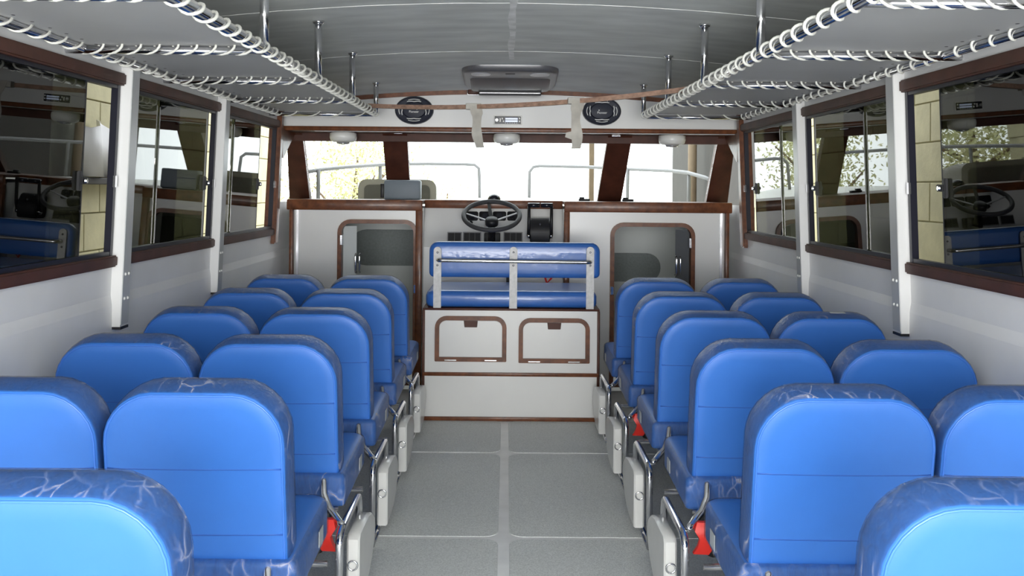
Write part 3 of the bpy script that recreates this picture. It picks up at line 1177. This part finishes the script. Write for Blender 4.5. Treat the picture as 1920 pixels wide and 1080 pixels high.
for i in range(6):
    bm = BM()
    box(bm, -.020 + i * .015, -.010 + i * .015, -.018, -.013, -.022, -.016)
    obj('preset_button', bm, 'bezel_grey', rd)

for px, py, lab in ((643.5, 262, 'left'), (950, 263, 'middle'), (1260, 266, 'right')):
    c = at(px, py, 6.88)
    t = thing('dome_light', 'white round dome light under the header, %s of three' % lab, 'light', (c.x, 6.88, 1.766), 'dome lights under the header')
    bm = BM()
    lathe(bm, [(.070, 0), (.090, -.008), (.092, -.036), (.085, -.058), (.066, -.068), (.05, -.068), (.046, -.062)], n=28)
    obj('housing', bm, 'lamp_white', t, True)
    bm = BM()
    lathe(bm, [(.046, -.062), (.046, -.072), (.03, -.082), (.004, -.085)], n=24)
    obj('lens', bm, 'bezel_grey', t, True)
    bm = BM()
    tube(bm, [(.04 * math.cos(a), .04 * math.sin(a), -.078) for a in [2 * PI * k / 24 for k in range(24)]], .003, 6, True)
    obj('chrome_ring', bm, 'chrome', t, True)
for px, py in ((747, 250), (1155, 255)):
    c = at(px, py, 7.02)
    bm = BM()
    box(bm, c.x - .03, c.x + .03, 7.0, 7.03, c.z - .006, c.z + .004, .002)
    tag(obj('mullion_clip', bm, 'chrome'), 'thin bright metal clip at the top of the %s mullion' % ('left' if px < 900 else 'right'), 'clip')

# ------------------------------------------------------------------ ceiling air unit
ac = thing('ceiling_air_unit', 'dark grey overhead air unit fixed to the ceiling above the fascia', 'air conditioner')
xa0 = (862 - CX) / F * 5.9
xa1 = (1048 - CX) / F * 5.9
xm, wa = (xa0 + xa1) / 2, xa1 - xa0
ac.location = (xm, 5.95, ceil_z(xm, 5.95))


def tilt(d):
    return ceil_z(xm, 5.95 + d) - ceil_z(xm, 5.95)


bm = BM()
L = []
for ins, dz in ((0, .01), (0, -.018), (.012, -.032), (.03, -.036)):
    L.append([(x, y - .02, dz + tilt(y)) for x, y in rrect(wa, .66, .12, .12, ins, 6)])
loft(bm, L)
obj('base_plate', bm, 'ac_grey', ac, 'auto')
bm = BM()
pr = [(.18, -.030), (.22, -.042), (.30, -.056), (.42, -.066), (.52, -.066), (.56, -.055), (.58, -.02)]
L = []
for x, k in ((-.245, .80), (-.23, .93), (-.20, 1), (.20, 1), (.23, .93), (.245, .80)):
    L.append([(x, .38 + (y - .38) * (.9 if k < .9 else 1), tilt(y) + .0 + z * k + (1 - k) * -.03) for y, z in pr])
loft(bm, L)
obj('scoop', bm, 'ac_grey', ac, 'auto')
bm = BM()
box(bm, -.20, .20, .50, .585, tilt(.55) - .082, tilt(.55) - .056, .004)
g = obj('outlet_slot', bm, 'black', ac)
bm = BM()
box(bm, -.195, .195, .492, .50, tilt(.55) - .077, tilt(.55) - .068, .002)
obj('slot_bar', bm, 'chrome', g)
for s in (-1, 1):
    bm = BM()
    L = []
    for ins, dz in ((0, -.033), (.006, -.041)):
        L.append([(x + s * .175, y + .035, dz + tilt(y + .05)) for x, y in rrect(.125, .11, .05, .05, ins, 5)])
    loft(bm, L)
    obj('reading_panel', bm, 'ac_light', ac, 'auto')
bm = BM()
box(bm, -.03, .03, .06, .10, -.044, -.034, .004)
obj('centre_button', bm, 'black', ac)

# ------------------------------------------------------------------ luggage racks
ZR = 1.852
POSTS = [2.45 + .978 * k for k in range(5)]
for s, side in ((-1, 'left'), (1, 'right')):
    t = thing('luggage_rack', 'overhead luggage rack of chrome tube laced with white rope, %s side' % side, 'luggage rack', (0, 0, 0))
    xi, xo = (-.825 if s < 0 else .855), (-1.435 if s < 0 else 1.475)
    ye = POSTS[-1]
    y00 = 1.2
    bm = BM()
    tube(bm, [(xi, y00, ZR), (xi, ye, ZR)], .0155, 10)
    obj('inner_rail', bm, 'chrome', t, True)
    bm = BM()
    tube(bm, [(xo, y00, ZR), (xo, ye, ZR)], .0135, 10)
    obj('outer_rail', bm, 'chrome', t, True)
    bm = BM()
    box(bm, min(xi, xo), max(xi, xo), y00, ye, ZR + .014, ZR + .026)
    obj('shelf_panel', bm, 'panel_grey', t)
    for k, y in enumerate(POSTS):
        bm = BM()
        zt = ceil_z(xi, y)
        tube(bm, [(xi, y, ZR), (xi, y, zt)], .0155, 12)
        p = obj('post', bm, 'chrome', t, True)
        bm = BM()
        lathe(bm, [(.0155, zt - .016), (.024, zt - .010), (.026, zt)], (xi, y, 0), 14)
        obj('post_flange', bm, 'chrome', p, True)
        bm = BM()
        tube(bm, [(xi, y, ZR - .004), (xo + s * .06, y, ZR - .004)], .0125, 10)
        obj('cross_bar', bm, 'chrome', t, True)
        # lacing round the cross bar
        bm = BM()
        nt_ = 4 if k == 4 else 9
        pts = []
        for i in range(nt_ * 12 + 1):
            a = 2 * PI * i / 12
            f = i / (nt_ * 12)
            x = xi + (xo - xi) * (.05 + .93 * f) + s * .030 * math.cos(a)
            pts.append((x, y + .021 * math.cos(a), ZR + .001 + .021 * math.sin(a) + .004))
        tube(bm, pts, .0046, 5)
        obj('cross_lacing', bm, 'rope', t, True)
    # lacing round the long rails
    for x, nm, rr, pit in ((xi, 'inner_lacing', .0235, .122), (xo, 'outer_lacing', .021, .120)):
        bm = BM()
        pts = []
        turns = int((ye - y00) / pit)
        for i in range(turns * 14 + 1):
            a = 2 * PI * i / 14
            f = i / 14
            pts.append((x + rr * math.cos(a), y00 + f * pit + .012 * math.sin(a), ZR + .004 + rr * .9 * math.sin(a)))
        tube(bm, pts, .0050 if nm[0] == 'i' else .0044, 6)
        obj(nm, bm, 'rope', t, True)
    bm = BM()
    yy = y00 + .15
    while yy < ye:
        disc(bm, (xo - s * .045, yy, ZR + .0145), (0, 0, -1), .006, .006, .001, 8)
        yy += .115
    obj('lacing_eyelets', bm, 'black', t)['kind'] = 'stuff'

# wooden batten lying across the two inner rails, with tape strips
p0, p2 = Vector((-.87, 6.12, ZR + .034)), Vector((.90, 4.93, ZR + .034))
bm = BM()
L = []
for i in range(17):
    f = i / 16
    p = p0.lerp(p2, f)
    p.z -= .042 * (1 - (2 * f - 1) ** 2)
    L.append([(p.x, p.y - .016, p.z - .012), (p.x, p.y + .016, p.z - .012), (p.x, p.y + .016, p.z + .012), (p.x, p.y - .016, p.z + .012)])
loft(bm, L)
tag(obj('wooden_batten', bm, 'wood_raw'), 'thin raw wooden batten lying across the two luggage racks', 'batten')
for (px0, py0), (px1, py1), lab in (((889, 196), (899, 277), 'left'), ((1081, 193), (1079, 279), 'right')):
    f = .5
    for _ in range(20):
        p = p0.lerp(p2, f)
        f += ((px0 - CX) / F * p.y - p.x) / (p2.x - p0.x)
    p = p0.lerp(p2, f)
    p.z -= .042 * (1 - (2 * f - 1) ** 2)
    q = at(px1, py1, p.y - .02)
    bm = BM()
    L = []
    for i in range(15):
        g = i / 14
        x = p.x + (q.x - p.x) * g + .006 * math.sin(g * 7 + (0 if lab == 'left' else 2))
        z = p.z + .014 + (q.z - p.z - .014) * g
        y = p.y - .020 - .012 * math.sin(g * 3.1)
        hw = (.031 if g < .25 else .026) + .003 * math.sin(g * 11)
        tw = .012 * math.sin(g * 5)
        L.append([(x - hw, y - tw, z), (x - hw, y - tw - .003, z), (x + hw, y + tw - .003, z), (x + hw, y + tw, z)])
    loft(bm, L)
    o = tag(obj('tape_strip', bm, 'tape', smooth='auto'), 'strip of pale tape hanging from the %s part of the batten' % lab, 'tape', 'tape strips on the batten')
    bm = BM()
    box(bm, p.x - .05, p.x + .036, p.y - .024, p.y + .024, p.z - .016, p.z + .018, .003)
    obj('tape_wrap', bm, 'tape', o)
    if lab == 'right':
        bm = BM()
        z = p.z + (q.z - p.z) * .72
        hexa(bm, [(q.x - .055, p.y - .03, z - .01), (q.x - .02, p.y - .03, z - .022), (q.x - .02, p.y - .026, z - .022), (q.x - .055, p.y - .026, z - .01),
                  (q.x - .05, p.y - .03, z + .014), (q.x - .02, p.y - .03, z + .02), (q.x - .02, p.y - .026, z + .02), (q.x - .05, p.y - .026, z + .014)])
        obj('tape_flap', bm, 'tape', o)

# ------------------------------------------------------------------ passenger seats
SW, SH = 0.452, 0.461
REC = math.radians(9.5)
LAY = ((.040, -.0016), (.007, .000), (.002, .003), (.000, .014), (-.003, .045), (-.002, .085), (.002, .108), (.012, .124), (.034, .132))


def seat_meshes():
    R = {}
    bm = BM()
    L = [[(x, y, z) for x, z in rrect(SW, SH, .125, .035, i, 7, .010)] for i, y in LAY]
    loft(bm, L, puff0=(0, -.001, 0), puff1=(0, .012, 0))
    bmesh.ops.rotate(bm, cent=(0, 0, 0), matrix=Matrix.Rotation(REC, 3, 'X'), verts=bm.verts[:])
    R['backrest'] = mesh('backrest', bm, 'blue_vinyl', True)
    bm = BM()
    tube(bm, [(x, .001, z) for x, z in rrect(SW, SH, .125, .035, .008, 7, .010)], .0030, 6, True)
    bmesh.ops.rotate(bm, cent=(0, 0, 0), matrix=Matrix.Rotation(REC, 3, 'X'), verts=bm.verts[:])
    R['piping'] = mesh('piping', bm, 'blue_pipe', True)
    for k, z in enumerate((.272, .098)):
        bm = BM()
        hw = SW / 2 - .010
        tube(bm, [(-hw + 2 * hw * i / 10, -.0002 - .001 * (1 - abs(i - 5) / 5), z - .002 * math.sin(PI * i / 10)) for i in range(11)], .0022, 5)
        bmesh.ops.rotate(bm, cent=(0, 0, 0), matrix=Matrix.Rotation(REC, 3, 'X'), verts=bm.verts[:])
        R['seam%d' % k] = mesh('seam', bm, 'blue_seam', True)
    # clear film over the crown
    bm = BM()
    rnd = random.Random(3)
    L = []
    for i, y in ((.001, .004), (-.002, .015), (-.005, .046), (-.004, .086), (-.0005, .110), (.0095, .127), (.032, .136)):
        row = []
        for x, z in rrect(SW, SH, .125, .035, i, 7, .010):
            j = .0006
            row.append((x + rnd.uniform(-j, j), y + rnd.uniform(-.0005, .0005), z + rnd.uniform(-j, j)))
        L.append(row)
    loft(bm, L, cap0=False, cap1=False)
    bmesh.ops.rotate(bm, cent=(0, 0, 0), matrix=Matrix.Rotation(REC, 3, 'X'), verts=bm.verts[:])
    R['plastic_wrap'] = mesh('plastic_wrap', bm, 'plastic_film', True)
    # seat cushion, front edge thicker
    bm = BM()
    L = []
    h = .105
    for i, z in ((.010, 0), (.002, .004), (0, .012), (0, h - .016), (.003, h - .006), (.011, h), (.05, h + .003)):
        L.append([(x, y, z + .018 * max(0, (y - .25) / .25)) for x, y in rrect(.446, .51, .06, .018, i, 5)])
    loft(bm, L, puff1=(0, 0, .004))
    R['cushion'] = mesh('cushion', bm, 'blue_vinyl', True)
    bm = BM()
    L = []
    for i, z in ((-.001, .003), (-.004, .012), (-.004, h - .014), (0, h - .003), (.012, h + .004)):
        L.append([(x + rnd.uniform(-.0006, .0006), y + rnd.uniform(-.0006, .0006), z + .018 * max(0, (y - .25) / .25)) for x, y in rrect(.446, .51, .06, .018, i, 5)])
    loft(bm, L, cap0=False, cap1=False)
    R['cushion_wrap'] = mesh('cushion_wrap', bm, 'plastic_film', True)
    # tubular side frame
    bm = BM()
    tube(bm, fillet([(0, -.125, .013), (0, -.115, .30), (0, -.075, .318), (0, .30, .318), (0, .30, .013)], .05), .0125, 9)
    tube(bm, [(0, -.125, .013), (0, .30, .013)], .0125, 9)
    R['side_frame'] = mesh('side_frame', bm, 'chrome', True)
    bm = BM()
    for q in (-1, 1):
        bm = BM()
        tube(bm, [(0, .115, .46), (q * .002, .062, .425), (q * .008, .040, .39), (q * .03, .012, .355), (q * .07, -.03, .325), (q * .085, -.06, .322)], [.012, .013, .013, .013, .012, .011], 9)
        R['back_bracket%d' % q] = mesh('back_bracket', bm, 'chrome', True)
    bm = BM()
    tube(bm, [(-.215, 0, 0), (.225, 0, 0)], .011, 8)
    R['cross_bar'] = mesh('cross_bar', bm, 'steel', True)
    # D shaped white side pod
    bm = BM()
    pr = [(0, 0), (.14, 0), (.24, .012), (.32, .045), (.385, .10), (.405, .14), (.385, .18), (.31, .225), (.22, .245), (.02, .252), (0, .235)]
    L = []
    for x, k in ((-.021, .97), (-.015, 1), (.015, 1), (.021, .97)):
        L.append([(x, .2 + (y - .2) * k, (.125 + (z - .125) * k) * .9) for y, z in pr])
    loft(bm, L)
    R['side_pod'] = mesh('side_pod', bm, 'pod', 'auto')
    bm = BM()
    tube(bm, [(.015 * math.cos(a), 0, .015 * math.sin(a)) for a in [2 * PI * k / 16 for k in range(16)]], .0032, 6, True)
    R['latch_ring'] = mesh('latch_ring', bm, 'chrome', True)
    bm = BM()
    box(bm, -.001, .001, 0, .06, 0, .045)
    R['care_tag'] = mesh('care_tag', bm, 'paper')
    bm = BM()
    box(bm, -.19, .19, -.02, .26, 0, .13, .02)
    R['storage_pouch'] = mesh('storage_pouch', bm, 'black', 'auto')
    return R


R = seat_meshes()
ORD = ['first', 'second', 'third', 'fourth', 'fifth', 'sixth']
CEN = {('left', 'aisle'): -.770, ('left', 'window'): -1.234, ('right', 'aisle'): .844, ('right', 'window'): 1.308}
VEST = {('left', 2): 1, ('right', 2): 1, ('right', 4): 1}
for side in ('left', 'right'):
    sa = 1 if side == 'left' else -1          # direction of the aisle
    for pos in ('aisle', 'window'):
        for r in range(6):
            if pos == 'window' and r == 0:
                continue
            d = 1.70 + .776 * r - (.065 if r == 0 else 0)
            x = CEN[(side, pos)]
            lab = 'blue vinyl seat in clear plastic, %s %s column, %s row from the camera' % (side, pos, ORD[r])
            t = thing('passenger_seat', lab, 'seat', (x, d, 0), 'blue passenger seats')
            bk = obj('backrest', R['backrest'], None, t, loc=(0, .085, .420))
            obj('piping', R['piping'], None, bk)
            obj('seam', R['seam0'], None, bk)
            obj('seam', R['seam1'], None, bk)
            obj('plastic_wrap', R['plastic_wrap'], None, bk)
            cu = obj('cushion', R['cushion'], None, t, loc=(sa * .026 if pos == 'aisle' else 0, .06, .345))
            obj('plastic_wrap', R['cushion_wrap'], None, cu)
            if pos == 'aisle':
                obj('care_tag', R['care_tag'], None, cu, loc=(sa * .2275, .30, .035))
            fa = (.262 if side == 'left' else .282) if pos == 'aisle' else .21
            for q, f in ((sa, fa), (-sa, .208)):
                obj('side_frame', R['side_frame'], None, t, loc=(q * f, 0, 0))
                obj('back_bracket', R['back_bracket%d' % (q if f > .22 else -q)], None, t, loc=(q * .178, 0, 0))
            for y, z in ((.08, .335), (.27, .335), (-.118, .225)):
                obj('cross_bar', R['cross_bar'], None, t, loc=(0, y, z), rot=(0, 0, 0 if sa > 0 else PI))
            if pos == 'aisle':
                pd = obj('side_pod', R['side_pod'], None, t, loc=(sa * (fa + .020), .035, .035))
                obj('latch_ring', R['latch_ring'], None, pd, loc=(-sa * .0, -.006, .13))
            if pos == 'aisle' and (side, r) in VEST:
                obj('storage_pouch', R['storage_pouch'], None, t, loc=(0, .02, .205))
                bm = BM()
                L = []
                for k in range(5):
                    z = .335 - .026 * k
                    L.append([(sa * (.205 + .010 * math.sin(k * 2)) + xx * .8, -.02 + yy - .012 * math.sin(k), z) for xx, yy in ((-.03, -.012), (.03, -.018), (.032, .006), (-.03, .006))])
                loft(bm, L)
                v = tag(obj('red_strap', bm, 'red', None, 'auto', loc=(x, d - .0, 0)),
                        'red life vest strap hanging under the %s aisle seat, %s row from the camera' % (side, ORD[r]), 'strap')
# sticker left on a seat crown
s4 = [o for o in C.objects if o.name.startswith('passenger_seat') and 'right window column, fourth' in o['label']][0]
bm = BM()
box(bm, -.03, .03, -.012, .012, 0, .0015)
obj('sticker', bm, 'paper', s4, loc=(.03, .085 - .079 + .055, .420 + .482), rot=(.12, 0, 0))

# ------------------------------------------------------------------ outside
bm = BM()
box(bm, -30, 30, -12, 60, -1.0, -.9)
struct(obj('floor_outside', bm, 'ground'), 'pale dusty ground of the boatyard', 'ground')


def block_wall(name, X, s, y0, y1, z0, z1, lab):
    bm = BM()
    box(bm, min(X, X + s * .2), max(X, X + s * .2), y0, y1, -.9, 3.4)
    wl = struct(obj(name, bm, 'mortar'), lab, 'wall')
    bl, bh = .46, .23
    bm = BM()
    box(bm, -.012, .02, .004, bl - .004, .004, bh - .004, .004)
    me = mesh('block', bm, 'cream')
    k = 0
    z = z0
    while z < z1:
        y = y0 - (bl / 2 if k % 2 else 0)
        while y < y1:
            if y >= y0 - .01 and y + bl <= y1 + .01:
                obj('block', me, None, wl, loc=(X, y, z))
            y += bl
        z += bh
        k += 1
    return wl


block_wall('wall_shed_left', -2.55, -1, 4.0, 11.36, .3, 2.6, 'cream painted block wall outside the left windows')
block_wall('wall_shed_right', 2.45, 1, 4.0, 10.0, .3, 2.6, 'cream painted block wall outside the right windows')
# right: the shed goes on in grey sheeting to its open end
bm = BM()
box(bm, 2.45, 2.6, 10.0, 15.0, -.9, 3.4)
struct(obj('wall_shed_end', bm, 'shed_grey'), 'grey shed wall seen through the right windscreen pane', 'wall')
bm = BM()
box(bm, -2.75, -2.55, -2, 4.0, -.9, 3.4)
box(bm, 2.45, 2.65, -2, 4.0, -.9, 3.4)
struct(obj('wall_shed_back', bm, 'shed_dark'), 'dark rear part of the boat shed beside the cabin', 'wall')
bm = BM()
box(bm, -2.8, 2.7, -2, 7.5, 3.4, 3.5)  # unseen roof, its reach tuned to dim daylight on the block walls
struct(obj('ceiling_shed', bm, 'shed_dark'), 'dark roof of the boat shed above the cabin', 'ceiling')
a = at(1298, 320, 12.5)
bm = BM()
tube(bm, [(a.x, 12.5, -.9), (a.x, 12.5, 3.4)], .055, 12)
tag(obj('shed_pole', bm, 'pole_tan', smooth=True), 'tan upright pole by the grey shed wall beyond the windscreen', 'pole')
a = at(1109, 320, 14.0)
bm = BM()
box(bm, a.x - .035, a.x + .035, 13.96, 14.04, -.9, 3.6, .008)
tag(obj('yard_post', bm, 'pole_tan'), 'thin upright post beyond the centre windscreen pane', 'post')

# foredeck
bm = BM()
nn = 16
for z0, z1 in ((1.15, 1.22),):
    L = []
    for i in range(nn + 1):
        f = i / nn
        y = 7.58 + 3.6 * f
        hw = 1.58 * math.sqrt(max(0.0, 1 - f ** 2.2)) + .05
        L.append([(XC - hw, y, z0 + .04 * f), (XC + hw, y, z0 + .04 * f), (XC + hw, y, z1 + .04 * f), (XC, y, z1 + .06 + .04 * f), (XC - hw, y, z1 + .04 * f)])
    loft(bm, L)
tag(obj('foredeck', bm, 'deck_white', smooth='auto'), 'white foredeck of the boat beyond the windscreen', 'deck')



def deck_z(x, y):
    f = min(1, max(0, (y - 7.58) / 3.6))
    hw = 1.58 * math.sqrt(max(0.0, 1 - f ** 2.2)) + .05
    return 1.22 + .04 * f + .06 * max(0, 1 - abs(x - XC) / hw)


# bow rails
for lab, pts, posts in (('left', [(566, 324, 8.1), (600, 318, 8.3), (650, 313, 8.7), (725, 308, 9.4), (800, 307, 10.0), (872, 308, 10.4), (890, 309, 10.4), (898, 316, 10.4), (899, 340, 10.4), (899, 385, 10.4)], ((597, 318, 8.25), (713, 309, 9.3))),
                        ('right', [(1345, 343, 8.1), (1322, 333, 8.3), (1290, 324, 8.6), (1255, 320, 9.0), (1180, 317, 9.6), (1100, 313, 10.1), (1012, 311, 10.4), (1000, 313, 10.4), (993, 322, 10.4), (992, 385, 10.4)], ((1292, 325, 8.6), (1177, 317, 9.6)))):
    t = thing('bow_rail', 'steel tube bow rail on the %s side of the foredeck' % lab, 'rail')
    bm = BM()
    P = [at(*p) for p in pts]
    P[-1].z = deck_z(P[-1].x, P[-1].y)
    tube(bm, P, .0165, 8)
    obj('top_tube', bm, 'rail_grey', t, True)
    for p in posts:
        q = at(*p)
        bm = BM()
        tube(bm, [q, (q.x, q.y, deck_z(q.x, q.y))], .0165, 8)
        obj('stanchion', bm, 'rail_grey', t, True)
# beige moulded hatch hood on the foredeck
a, b = at(671, 380, 8.2), at(818, 337, 8.2)
wd, h = b.x - a.x, b.z - 1.23
hh = thing('hatch_hood', 'beige moulded hatch hood on the foredeck left of centre', 'hatch', ((a.x + b.x) / 2, 8.2, 1.23))
bm = BM()
L = []
for k, y in ((1, 0), (.97, .25), (.86, .5)):
    L.append([(x * k, y, z * k) for x, z in rrect(wd, h, .07, .004)])
loft(bm, L)
obj('hood_shell', bm, 'beige', hh, 'auto')
bm = BM()
o2 = [(x, z) for x, z in rrect(wd - .1, h - .045, .04, .004)]
loft(bm, [[(x, -.006, z) for x, z in o2], [(x, .01, z) for x, z in o2]])
obj('hood_opening', bm, 'khaki', hh)

# white sheet hanging on the left shed wall and a ledge under it
bm = BM()
L = []
for i in range(29):
    y = 5.2 + 2.0 * i / 28
    x = -2.44 + .035 * math.sin(i * 1.3) + .02 * math.sin(i * .7)
    zt = 1.755 + .03 * math.sin(i * 1.1)
    L.append([(x, y, 1.44), (x + .006, y, 1.44), (x + .006 - .02, y, zt), (x - .02, y, zt)])
loft(bm, L)
tag(obj('white_sheet', bm, 'tarp', smooth=True), 'crumpled white sheet hanging outside the nearest left window', 'sheet')
bm = BM()
box(bm, -2.55, -2.42, 5.1, 7.3, 1.395, 1.435, .006)
tag(obj('wall_ledge', bm, 'shed_grey'), 'grey ledge under the white sheet on the outside wall', 'ledge')


# trees beyond the left of the bow
def tree(x, y, h, rad, nl, lab, seed):
    rn = random.Random(seed)
    t = thing('tree', lab, 'tree', (x, y, -.9), 'trees beyond the bow')
    bm = BM()
    tube(bm, [(0, 0, 0), (.05, .02, h * .3), (-.04, .05, h * .6), (.03, 0, h * .9)], [.10, .08, .06, .02], 8)
    for k in range(6):
        a = rn.uniform(0, 2 * PI)
        z = h * rn.uniform(.2, .7)
        tube(bm, [(0, 0, z), (math.cos(a) * rad * .5, math.sin(a) * rad * .5, z + .3 * rad), (math.cos(a) * rad * .9, math.sin(a) * rad * .9, z + .7 * rad)], [.05, .035, .012], 6)
    obj('trunk', bm, 'bark', t, True)
    bm = BM()
    for i in range(nl * 2):
        cl = Vector((rn.gauss(0, .45), rn.gauss(0, .45), rn.uniform(.12, 1))) 
        c = Vector((cl.x * rad, cl.y * rad, cl.z * h))
        c += Vector((rn.gauss(0, .12), rn.gauss(0, .12), rn.gauss(0, .12)))
        u = Vector((rn.gauss(0, 1), rn.gauss(0, 1), rn.gauss(0, 1))).normalized()
        v = u.orthogonal().normalized()
        l, w_ = rn.uniform(.03, .07), rn.uniform(.014, .028)
        vs_ = [bm.verts.new(c + q) for q in (-u * l, v * w_, u * l, -v * w_)]
        bm.faces.new(vs_)
    obj('foliage', bm, 'leaf', t)['kind'] = 'stuff'


tree(-4.3, 16.0, 3.6, 1.0, 3200, 'leafy tree at far left beyond the left windscreen pane', 1)
tree(-2.9, 19.5, 3.2, 1.0, 2600, 'paler tree behind the left bow rail near the left mullion', 2)
tree(-7.6, 19.0, 4.2, 1.4, 4200, 'large tree farthest left beyond the bow', 3)
tree(-1.6, 27.0, 2.4, .5, 260, 'small distant tree seen at the edge of the centre pane', 4)
